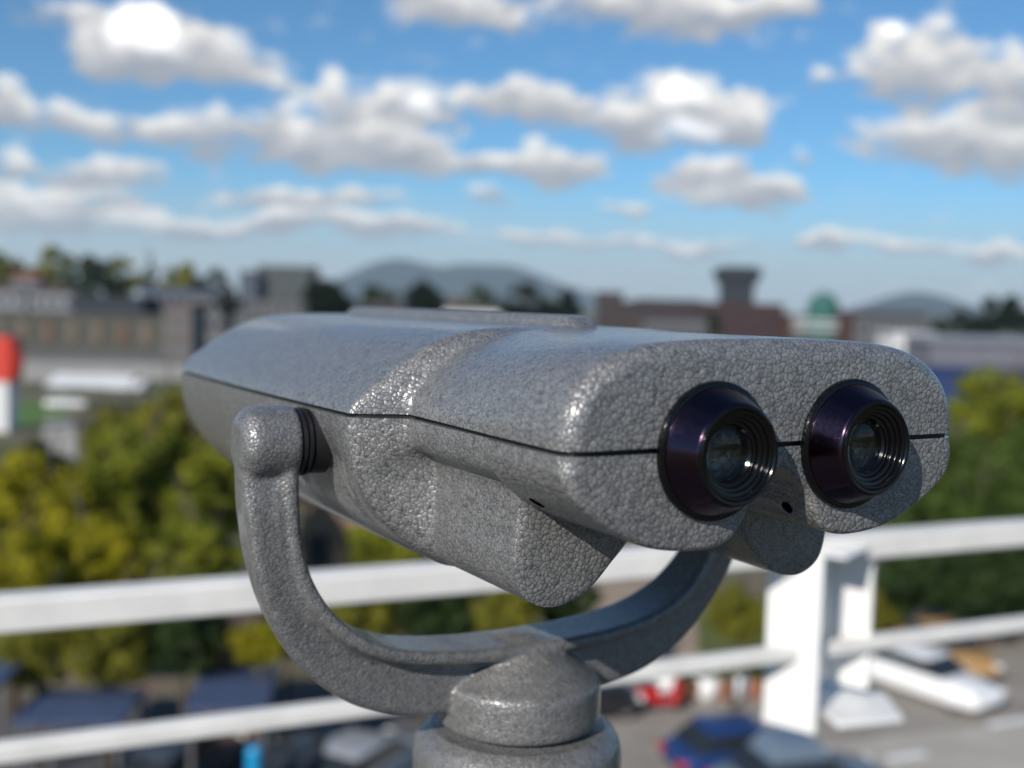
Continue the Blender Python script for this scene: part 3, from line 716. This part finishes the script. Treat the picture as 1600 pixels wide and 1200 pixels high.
# ---- buildings ---------------------------------------------------
def Mm(name, col, rough=.85, var=.1, scale=.3): return plain(name, col, rough, var=var, scale=scale)
GLASSD = plain('dark window glass', (.03, .035, .045), .15, var=.3, scale=.8)
def part(name, parent, bm, mat, bevel=0): 
    o = from_bm(name, bm, mat, None, bevel=bevel); o.parent = parent; return o
def building(name, x0, x1, ytop, depth, thick, wallm, roofm, label, roof='flat', win=(0, 0), winm=None, ridge=0.0, group='buildings of the far city', cat='building', yaw=0.0, wsize=(.5, .5)):
    w = (x1 - x0) / F_PX * depth; xc = (x0 + x1) / 2
    top = P(xc, ytop, depth).z; h = top - ZG; p = P(xc, ytop, depth)
    e = empty(name, (p.x, p.y, ZG), RZ + yaw, label, cat, group)
    bm = bmesh.new(); box(bm, -w / 2, w / 2, 0, thick, 0, h); part('wall', e, bm, wallm)
    bm = bmesh.new()
    if roof == 'flat': box(bm, -w / 2 - .3, w / 2 + .3, -.3, thick + .3, h + .004, h + .45)
    else:
        rh = ridge or w * .18; o_ = .5
        v = [bm.verts.new(q) for q in ((-w / 2 - o_, -o_, h + .01), (w / 2 + o_, -o_, h + .01), (w / 2 + o_, thick + o_, h + .01), (-w / 2 - o_, thick + o_, h + .01), (-w / 2 + (w * .2 if roof == 'hip' else -o_), thick / 2, h + rh), (w / 2 - (w * .2 if roof == 'hip' else -o_), thick / 2, h + rh))]
        for f in ((0, 1, 5, 4), (2, 3, 4, 5), (1, 2, 5), (3, 0, 4), (3, 2, 1, 0)): bm.faces.new([v[i] for i in f])
    part('roof', e, bm, roofm)
    nx, nz = win
    if nx:
        hv = min(h, (win_vis(ytop, xc) / F_PX) * depth) if False else min(h * .85, nz * 3.4 + 1)
        cw = w / nx; ch = hv / nz
        wm = bpy.data.meshes.new('window'); b2 = bmesh.new(); ww, wh = cw * wsize[0], ch * wsize[1]
        box(b2, -ww / 2, ww / 2, -.06, .08, -wh / 2, wh / 2); b2.to_mesh(wm); b2.free(); wm.materials.append(winm or GLASSD)
        for i in range(nx):
            for j in range(nz):
                o = link('window', wm, None, e, False); o.location = (-w / 2 + (i + .5) * cw, 0, h - .8 - (j + .5) * ch)
    return e, w, h
DK = Mm('dark slate cladding', (.028, .032, .042)); GW = Mm('grey-white render', (.20, .205, .215)); BG = Mm('blue-grey render', (.085, .105, .14))  # far-city tones are darkened to stand in for cloud shadow
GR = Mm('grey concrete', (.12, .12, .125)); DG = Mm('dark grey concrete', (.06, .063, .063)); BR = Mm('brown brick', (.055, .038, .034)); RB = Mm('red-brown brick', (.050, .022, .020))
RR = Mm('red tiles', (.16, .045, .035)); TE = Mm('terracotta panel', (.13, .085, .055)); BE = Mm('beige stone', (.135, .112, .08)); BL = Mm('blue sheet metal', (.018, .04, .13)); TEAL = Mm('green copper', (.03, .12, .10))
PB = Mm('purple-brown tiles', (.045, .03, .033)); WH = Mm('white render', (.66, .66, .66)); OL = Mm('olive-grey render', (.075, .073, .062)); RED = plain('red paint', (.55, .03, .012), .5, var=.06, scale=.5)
BRN = Mm('brown roof', (.07, .05, .045))
building('house', -60, 40, 452, 300, 9, GW, BRN, 'pale house with a brown roof at the left edge of the skyline', 'hip', (5, 2), ridge=1.6)
building('house', 45, 118, 456, 285, 9, GW, BRN, 'pale house with a brown roof, second from the left edge', 'hip', (4, 2), ridge=1.5)
building('house', 18, 58, 436, 370, 8, GW, RR, 'small house with a red tiled roof behind the pale ones', 'gable', (3, 2), ridge=2.2)
building('warehouse', 112, 222, 466, 260, 14, DK, DK, 'dark slate-coloured warehouse left of the blue-grey one', 'flat', (6, 2))
building('warehouse', 220, 296, 452, 270, 14, BG, BG, 'blue-grey warehouse under the dark pine', 'flat', (5, 3))
building('house', 292, 350, 462, 262, 10, GR, BG, 'grey house between the blue-grey warehouse and the narrow dark tree', 'gable', (4, 2), ridge=1.4)
e, w, h = building('apartment_block', 402, 486, 417, 430, 16, Mm('grey-green concrete', (.085, .095, .093)), DG, 'tall grey apartment block left of the blue hills', 'flat', (7, 7))
building('apartment_block', 374, 402, 425, 425, 14, BG, DK, 'narrow blue-grey block attached to the tall grey apartment block', 'flat', (3, 6))
building('apartment_block', 340, 480, 470, 330, 14, GR, DG, 'low grey block in front of the tall apartment block', 'flat', (9, 3))
building('house', 560, 660, 480, 300, 12, BRN, BRN, 'brown row house behind the rear part of the sight rib', 'hip', (6, 2), ridge=1.5)
building('house', 690, 780, 484, 290, 10, WH, BRN, 'white house with a brown roof behind the sight rib', 'gable', (6, 2), ridge=1.3)
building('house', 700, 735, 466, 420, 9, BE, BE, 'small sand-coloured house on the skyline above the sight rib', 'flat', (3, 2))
building('tower_block', 937, 974, 458, 360, 14, BR, DK, 'brown square block on the skyline right of the dark trees', 'flat', (3, 6))
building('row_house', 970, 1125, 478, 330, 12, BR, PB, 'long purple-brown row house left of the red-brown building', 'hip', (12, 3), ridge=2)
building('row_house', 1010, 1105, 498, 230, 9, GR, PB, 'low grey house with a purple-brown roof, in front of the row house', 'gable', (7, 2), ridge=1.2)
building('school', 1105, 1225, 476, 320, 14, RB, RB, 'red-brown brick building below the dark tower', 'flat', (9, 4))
# dark tower with a flared crown
d = 520; xc = 1155; p = P(xc, 450, d); u = d / F_PX
t = empty('tower', (p.x, p.y, ZG), RZ, 'dark concrete tower with a wider flared top on the right skyline', 'tower', 'buildings of the far city')
zt = P(xc, 420, d).z - ZG
bm = bmesh.new(); box(bm, -24 * u, 24 * u, 0, 40 * u, 0, zt - 22 * u); part('shaft', t, bm, DK)
bm = bmesh.new()
v0 = [(-24 * u, 0), (24 * u, 0), (24 * u, 40 * u), (-24 * u, 40 * u)]
rows = [[bm.verts.new((x * s1, (y - 20 * u) * s1 + 20 * u, z)) for x, y in v0] for s1, z in ((1.01, zt - 26 * u), (1.35, zt - 12 * u), (1.42, zt), (1.2, zt + .3 * u), (1.0, zt + 4 * u))]
for a, b_ in zip(rows, rows[1:]):
    for i in range(4): j = (i + 1) % 4; bm.faces.new((a[i], a[j], b_[j], b_[i]))
bm.faces.new(rows[-1]); bm.faces.new(rows[0][::-1]); part('flared_top', t, bm, DK)
for k in range(5):
    bm = bmesh.new(); box(bm, (-20 + k * 9) * u, (-15 + k * 9) * u, -.3, .1, zt - 60 * u, zt - 30 * u); part('window', t, bm, GLASSD)
# green dome
d = 360; u = d / F_PX; p = P(1286, 490, d)
t = empty('domed_hall', (p.x, p.y, ZG), RZ, 'round hall with a green copper dome right of the dark tower', 'dome', 'buildings of the far city')
zd = P(1286, 484, d).z - ZG
bm = bmesh.new(); lathe(bm, [(24 * u, 0), (24 * u, zd)], n=40, cap1=True); part('drum', t, bm, TEAL)
bm = bmesh.new(); lathe(bm, [(25 * u * math.cos(a), zd + .02 + 27 * u * math.sin(a)) for a in np.linspace(0, 1.54, 14)], n=40, cap1=True)
o = part('dome', t, bm, TEAL)
bm = bmesh.new(); tube(bm, [(0, 0, zd + 26 * u), (0, 0, zd + 33 * u)], [1.2 * u, .3 * u]); part('finial', t, bm, TEAL)
# footbridge with red pylons
d = 190; u = d / F_PX; p = P(1270, 510, d)
t = empty('footbridge', (p.x, p.y, ZG), RZ, 'white-railed footbridge between two red pylons behind the top of the binoculars', 'bridge', 'buildings of the far city')
for x_ in (-43, 54):
    zt = P(1270 + x_, 492, d).z - ZG
    bm = bmesh.new(); box(bm, (x_ - 12) * u, (x_ + 10) * u, 0, 3, 0, zt); box(bm, (x_ - 13) * u, (x_ + 11) * u, -.1, 3.1, zt + .002, zt + .25); part('pylon', t, bm, RB)
for zz, hh, nm in ((500, 3, 'handrail'), (510, 3, 'handrail'), (521, 8, 'deck')):
    z_ = P(1275, zz, d).z - ZG
    bm = bmesh.new(); box(bm, -33 * u, 41.5 * u, .4, 2.6 if nm == 'deck' else .6, z_ - hh * u, z_); part(nm, t, bm, WH if nm != 'deck' else GR)
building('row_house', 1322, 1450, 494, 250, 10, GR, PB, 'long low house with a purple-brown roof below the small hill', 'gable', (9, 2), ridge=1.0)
building('shed', 1395, 1462, 524, 185, 8, WH, WH, 'small white shed in front of the long low house at right', 'flat', (4, 1))
building('row_house', 1440, 1560, 508, 290, 10, BG, DK, 'blue-grey low block between the small hill and the dark trees at right', 'flat', (8, 3))
building('warehouse', 1455, 1700, 538, 150, 10, Mm('lilac-grey sheet', (.15, .15, .18)), Mm('pale sheet roof', (.24, .25, .28)), 'long lilac-grey shed with a pale roof at the right edge', 'gable', (0, 0), ridge=1.0)
building('container', 1462, 1700, 582, 128, 2.5, BL, BL, 'long blue container at the right edge above the yellow tree', 'flat', (0, 0), cat='container', group=None)
# arcade with stone piers
e, w, h = building('arcade', -60, 288, 493, 190, 8, OL, DG, 'long dark arcade with beige stone piers at the left, behind the lawn', 'flat', (0, 0))
for k in range(9):
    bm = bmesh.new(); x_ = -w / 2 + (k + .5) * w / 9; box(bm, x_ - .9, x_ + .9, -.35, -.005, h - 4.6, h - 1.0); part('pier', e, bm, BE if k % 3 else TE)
bm = bmesh.new(); box(bm, -w / 2, w / 2, -3.2, -.4, h - 6.6, h - 6.2); part('canopy', e, bm, GR)
for k in range(6):
    bm = bmesh.new(); x_ = -w / 2 + (k + .5) * w / 6; box(bm, x_ - 2.2, x_ + 2.2, -.3, -.01, .2, h - 7.0); part('window', e, bm, GLASSD)
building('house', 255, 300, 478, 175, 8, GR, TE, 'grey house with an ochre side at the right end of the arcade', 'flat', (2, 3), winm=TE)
building('wall', -120, 330, 562, 165, .4, Mm('pale concrete', (.22, .22, .22)), GR, 'long pale concrete wall in front of the arcade', 'flat', (0, 0), cat='wall', group=None)
# red and white kiosk
d = 95; u = d / F_PX; p = P(2, 650, d)
t = empty('kiosk', (p.x, p.y, ZG), RZ, 'tall kiosk with red upper panels and a white base at the left edge', 'kiosk')
z1, z2, z3 = [P(0, y, d).z - ZG for y in (655, 596, 526)]
bm = bmesh.new(); box(bm, -30 * u, 10 * u, 0, 2, 0, z2); part('base', t, bm, WH)
bm = bmesh.new(); box(bm, -31 * u, 16 * u, -.1, 2.1, z2 + .004, z3); part('panel', t, bm, RED)
bm = bmesh.new(); v = [bm.verts.new(q) for q in ((16 * u, -.09, z2 + .2), (16 * u, -.09, z3 - .15), (31 * u, .6, (z2 + z3) / 2), (16 * u, 2.0, z3 - .15), (16 * u, 2.0, z2 + .2))]
bm.faces.new((v[0], v[2], v[1])); bm.faces.new((v[1], v[2], v[3])); bm.faces.new((v[3], v[2], v[4])); bm.faces.new((v[0], v[4], v[2])); part('awning', t, bm, RED)
# white marquee roofs
def canopy(px, py, wpx, dpx_m, depth, hgt, mat, label, cat='canopy', rz=0.0, group=None, slope=.4, name='canopy'):
    u = depth / F_PX; w = wpx * u; p = P(px, py, depth)
    t = empty(name, (p.x, p.y, ZG), RZ + rz, label, cat, group); zt = p.z - ZG if hgt is None else hgt
    bm = bmesh.new(); n_ = 2
    prof = [(-dpx_m / 2, 0), (0, slope), (dpx_m / 2, 0)]
    top = [[bm.verts.new((x, y, zt + z)) for y, z in prof] for x in (-w / 2, w / 2)]
    bot = [[bm.verts.new((x, y, zt + z - .12)) for y, z in prof] for x in (-w / 2, w / 2)]
    for i in range(2): bm.faces.new((top[0][i], top[0][i + 1], top[1][i + 1], top[1][i])); bm.faces.new((bot[0][i], bot[1][i], bot[1][i + 1], bot[0][i + 1]))
    for s_i in (0, 1): bm.faces.new([*top[s_i], *bot[s_i][::-1]])
    bm.faces.new((top[0][0], top[1][0], bot[1][0], bot[0][0])); bm.faces.new((top[0][2], top[1][2], bot[1][2], bot[0][2]))
    part('roof', t, bm, mat)
    for sx_ in (-1, 1):
        for sy_ in (-1, 1):
            bm = bmesh.new(); x, y = sx_ * (w / 2 - .12), sy_ * (dpx_m / 2 - .12); box(bm, x - .05, x + .05, y - .05, y + .05, 0, zt - .12); part('post', t, bm, GR)
    return t
canopy(150, 600, 125, 6, 118, None, WH, 'large white marquee roof beyond the lawn at left', slope=1.0)
canopy(205, 604, 50, 4, 112, None, WH, 'small white marquee roof right of the large one', slope=.6)
# pools of blue-grey canopy roofs under the lower rail
BC = plain('blue-grey roofing', (.055, .08, .15), .45, var=.1, scale=1.5)
canopy(368, 1072, 122, 2.9, 27.0, None, BC, 'blue-grey canopy roof just above the lower rail, left of the yoke', slope=.15, rz=.1)
canopy(130, 1100, 165, 2.2, 26.2, None, BC, 'wide blue-grey canopy roof above the lower rail, second from the left edge', slope=.12, rz=.05)
canopy(-10, 1045, 90, 3.6, 26.5, None, BC, 'blue-grey canopy roof cut off by the left edge', slope=.15)
# cyan pole below the lower rail
d = 24; p = P(397, 1180, d); t = empty('pole', (p.x, p.y, ZG), RZ, 'bright cyan banner column under the lower rail', 'pole')
bm = bmesh.new(); lathe(bm, [(.17, 0), (.17, p.z - ZG + .12), (.13, p.z - ZG + .2)], n=20, cap1=True); part('shaft', t, bm, plain('cyan paint', (.01, .28, .55), .4, var=.05))
bm = bmesh.new(); lathe(bm, [(.3, 0), (.3, .1), (.2, .14)], n=20, cap1=True); part('base', t, bm, GR)

# brown hut seen through the yoke
building('hut', 470, 585, 782, 46, 3, Mm('brown boards', (.27, .18, .115)), BRN, 'brown wooden hut with a dark opening, seen between the yoke arm and the binoculars', 'flat', (2, 1), group=None, cat='hut', wsize=(.55, .6))
building('wall', 310, 400, 972, 28.5, .4, Mm('reddish bank wall', (.26, .13, .07)), BRN, 'short reddish-brown wall beside the shrubs between the rails', 'flat', (0, 0), group=None, cat='wall')
building('wall', 880, 1235, 1066, 37.5, .35, Mm('pale plaster', (.50, .47, .43)), GR, 'low pale wall along the far side of the parking ground', 'flat', (0, 0), group=None, cat='wall')

# ---- cars --------------------------------------------------------
TYRE = plain('tyre', (.02, .02, .02), .9); RIM = plain('rim', (.45, .45, .46), .35, .8); LAMP = plain('lamp glass', (.7, .7, .68), .15); TAIL = plain('tail lamp', (.5, .01, .01), .2)
CARGL = plain('car glass', (.02, .025, .03), .06, var=.1)
def car(loc, rz, paint, label, L_=4.3, W=1.75, H=1.45, group='parked cars'):
    t = empty('parked_car', (loc.x, loc.y, ZG), rz, label, 'car', group)
    hl = L_ / 2; bm = bmesh.new(); secs = []
    for x, z0, z1, hw in ((-hl, .42, .72, .62), (-hl + .08, .32, .82, .76), (-hl + .35, .26, .92, .85), (-hl + .9, .24, .97, .87), (-.5, .23, .98, .875), (.55, .23, .96, .875), (hl - 1.0, .24, .90, .865), (hl - .4, .26, .80, .83), (hl - .1, .32, .70, .74), (hl, .42, .6, .6)):
        hw *= W / 1.75
        secs.append([(x, -hw * .92, z0), (x, hw * .92, z0), (x, hw, z0 + .12), (x, hw, (z0 + z1) / 2 + .05), (x, hw * .93, z1 - .05), (x, hw * .8, z1), (x, -hw * .8, z1), (x, -hw * .93, z1 - .05), (x, -hw, (z0 + z1) / 2 + .05), (x, -hw, z0 + .12)])
    loft(bm, secs, True, True, True); part('body', t, bm, paint, bevel=.03)
    bm = bmesh.new(); hw = .70 * W / 1.75
    secs = [[(x0_, -w_, z), (x1_, -w_, z), (x1_, w_, z), (x0_, w_, z)] for z, x0_, x1_, w_ in ((.93, -1.75, 1.0, hw * 1.1), (1.33, -1.25, .35, hw * .93))]
    loft(bm, secs, True, True, True); part('windows', t, bm, CARGL, bevel=.04).name = 'glasshouse'
    bm = bmesh.new(); secs = [[(x0_, -w_, z), (x1_, -w_, z), (x1_, w_, z), (x0_, w_, z)] for z, x0_, x1_, w_ in ((1.334, -1.3, .42, hw * .95), (1.39, -1.22, .3, hw * .93), (H, -.95, .05, hw * .75))]
    loft(bm, secs, True, True, True); part('roof', t, bm, paint, bevel=.04)
    for sx_ in (-1, 1):
        for sy_ in (-1, 1):
            wb = bmesh.new(); y_ = sy_ * (W / 2 - .17)
            lathe(wb, [(.2, -.1), (.30, -.1), (.32, -.07), (.32, .07), (.30, .1), (.2, .1)], (0, 0, 0), 'Y', 24); ob = part('wheel', t, wb, TYRE); ob.location = (sx_ * L_ * .3, y_, .32)
            rb = bmesh.new(); lathe(rb, [(.01, -.085), (.21, -.085), (.21, .085), (.01, .085)], (0, 0, 0), 'Y', 20, True, True); rbo = from_bm('rim', rb, RIM); rbo.parent = ob
    for sy_ in (-1, 1):
        for x_, nm, mt in ((hl - .1, 'headlight', LAMP), (-hl + .03, 'tail_light', TAIL)):
            bm = bmesh.new(); box(bm, x_ - .09, x_ + .07, sy_ * .62 - .15, sy_ * .62 + .15, .58, .74); part(nm, t, bm, mt, bevel=.02)
    return t
CP = lambda n, c: plain(n, c, .25, var=.04, scale=1, spec=.6)
pa, pb = G(1345, 1052), G(1560, 1125)
dv = (pb - pa); cpos = (pa + pb) / 2; car(cpos, math.atan2(dv.y, dv.x), CP('white car paint', (.82, .82, .81)), 'bright white car parked under the lower rail, right of the white post', 4.6)
pa, pb = G(1440, 1020), G(1565, 1098); dv = pb - pa
car((pa + pb) / 2 + Vector((.4, .8, 0)), math.atan2(dv.y, dv.x), CP('tan car paint', (.42, .25, .10)), 'tan car parked beyond the white one', 4.2)
pa, pb = G(1030, 1222), G(1290, 1196); dv = pb - pa
car((pa + pb) / 2, math.atan2(dv.y, dv.x), CP('blue car paint', (.015, .04, .14)), 'dark blue car at the bottom edge below the white post', 4.2)
pa, pb = G(1080, 1275), G(1420, 1235); dv = pb - pa
car((pa + pb) / 2, math.atan2(dv.y, dv.x), CP('blue-grey car paint', (.13, .17, .22)), 'blue-grey car cut off by the bottom edge, in front of the dark blue one', 4.6, H=1.75)
pa = G(925, 1118); car(pa, RZ + .3, CP('black car paint', (.02, .02, .022)), 'dark car half hidden behind the pedestal', 2.7, 1.5, 1.4)
car(G(480, 1245), RZ + 1.2, CP('dark grey car paint', (.035, .04, .05)), 'dark grey car under the lower rail, left of the pedestal', 4.3)
car(G(275, 1235), RZ + 1.3, CP('slate car paint', (.05, .065, .09)), 'slate-coloured car under the lower rail near the cyan column', 4.3)
car(G(570, 1235), RZ + 1.1, CP('silver car paint', (.30, .31, .33)), 'silver car under the lower rail right beside the pedestal', 4.3)
car(G(104, 638), RZ + .2, CP('white car paint', (.82, .82, .81)), 'small white car glinting on the edge of the lawn at left', 4.2)
# scooter
p = G(1030, 1112); t = empty('scooter', (p.x, p.y, ZG), RZ + .25, 'red scooter parked in front of the low pale wall', 'scooter')
RP = CP('red scooter paint', (.5, .02, .02))
bm = bmesh.new(); loft(bm, [[(x, -w_, z0), (x, w_, z0), (x, w_ * .8, z1), (x, -w_ * .8, z1)] for x, w_, z0, z1 in ((-.75, .08, .5, .72), (-.6, .17, .35, .8), (-.1, .18, .28, .78), (.05, .17, .26, .4), (.4, .17, .26, .4), (.5, .2, .28, .9), (.62, .14, .5, 1.0))], True, True, True); part('body', t, bm, RP, bevel=.03)
bm = bmesh.new(); box(bm, -.72, .0, -.14, .14, .785, .87); part('seat', t, bm, BLACK, bevel=.03)
for x_ in (-.55, .65):
    bm = bmesh.new(); lathe(bm, [(.1, -.05), (.22, -.05), (.24, 0), (.22, .05), (.1, .05)], (x_, 0, .24), 'Y', 24); part('wheel', t, bm, TYRE)
bm = bmesh.new(); tube(bm, [(.55, -.32, 1.08), (.52, 0, 1.1), (.55, .32, 1.08)], [.02] * 3); tube(bm, [(.52, 0, 1.1), (.66, 0, .3)], [.03] * 2); part('handlebar', t, bm, BLACK)
# planters
POT = plain('terracotta', (.34, .13, .07), .8); WPOT = plain('white glazed pot', (.85, .85, .84), .3, var=.03)
def planter(px, py, white, label):
    p = G(px, py); t = empty('planter', (p.x, p.y, ZG), 0, label, 'planter', 'planters along the pale wall')
    bm = bmesh.new(); lathe(bm, [(.2, .0), (.34, .15), (.42, .4), (.40, .62), (.34, .72), (.30, .72), (.3, .64)] if white else [(.22, 0), (.33, .5), (.37, .5), (.37, .62), (.32, .62), (.3, .55)], n=28, cap0=True, cap1=True); part('pot', t, bm, WPOT if white else POT)
    me = CROWN['far'][0].copy(); me.materials.clear(); me.materials.append(LEAF['flower'])
    o = link('plant', me, None, t, False); o.location = (0, 0, .85 if not white else .8); o.scale = (.36, .36, .34) if not white else (.22, .22, .14)
    return t
for px, py, wht, lab in ((1103, 1092, True, 'white round pot by the pale wall, left one of the white pair'), (1152, 1088, True, 'white round pot by the pale wall, right one of the white pair'),
        (1040, 1088, True, 'white round pot behind the red scooter'),
        (1072, 1096, False, 'terracotta pot left of the white pots'), (1127, 1091, False, 'terracotta pot with a green plant between the two white pots'),
        (1178, 1089, False, 'terracotta pot right of the white pots'), (1197, 1087, False, 'terracotta pot right beside the white post')):
    planter(px, py, wht, lab)

# ---- the platform the viewer stands on (below the frame) ----------
bm = bmesh.new()
a = [rp(-2.2, -1.46, .08), rp(2.4, -1.46, .08)]
b_ = [Vector((CAM.x, CAM.y, 0)) + VX * x + VY * y + Vector((0, 0, CAM.z - 1.46)) for x, y in ((2.4, -3), (-2.2, -3))]
rows = [[bm.verts.new((p.x, p.y, p.z + dz)) for p in a + b_] for dz in (-.25, 0)]
bm.faces.new(rows[1]); bm.faces.new(rows[0][::-1])
for i in range(4): j = (i + 1) % 4; bm.faces.new((rows[0][i], rows[0][j], rows[1][j], rows[1][i]))
structure('terrace_floor', bm, plain('terrace coating', (.10, .10, .10), .9, var=.12, scale=4))

# ---- the air: even haze over the whole city -----------------------
bm = bmesh.new(); box(bm, CAM.x - 9600, CAM.x + 9600, CAM.y - 9600, CAM.y + 9600, ZG - 7, 420)
hm = bpy.data.materials.new('haze'); hm.use_nodes = True; hn = hm.node_tree; hn.nodes.clear()
ho = hn.nodes.new('ShaderNodeOutputMaterial'); hv = hn.nodes.new('ShaderNodeVolumePrincipled'); hn.links.new(hv.outputs[0], ho.inputs['Volume'])
hv.inputs['Color'].default_value = (.70, .87, 1, 1); hv.inputs['Density'].default_value = HAZE; hv.inputs['Anisotropy'].default_value = 0
tag(from_bm('haze', bm, hm), kind='stuff')


scene.render.engine = 'CYCLES'
scene.cycles.use_denoising = True
scene.cycles.volume_bounces = 1; scene.cycles.max_bounces = 8; scene.cycles.transmission_bounces = 6; scene.cycles.transparent_max_bounces = 8
scene.cycles.sample_clamp_indirect = 6; scene.cycles.caustics_reflective = False; scene.cycles.caustics_refractive = False
scene.view_settings.view_transform = 'Standard'; scene.view_settings.look = 'None'
scene.view_settings.exposure = 0.0; scene.view_settings.gamma = 1.0
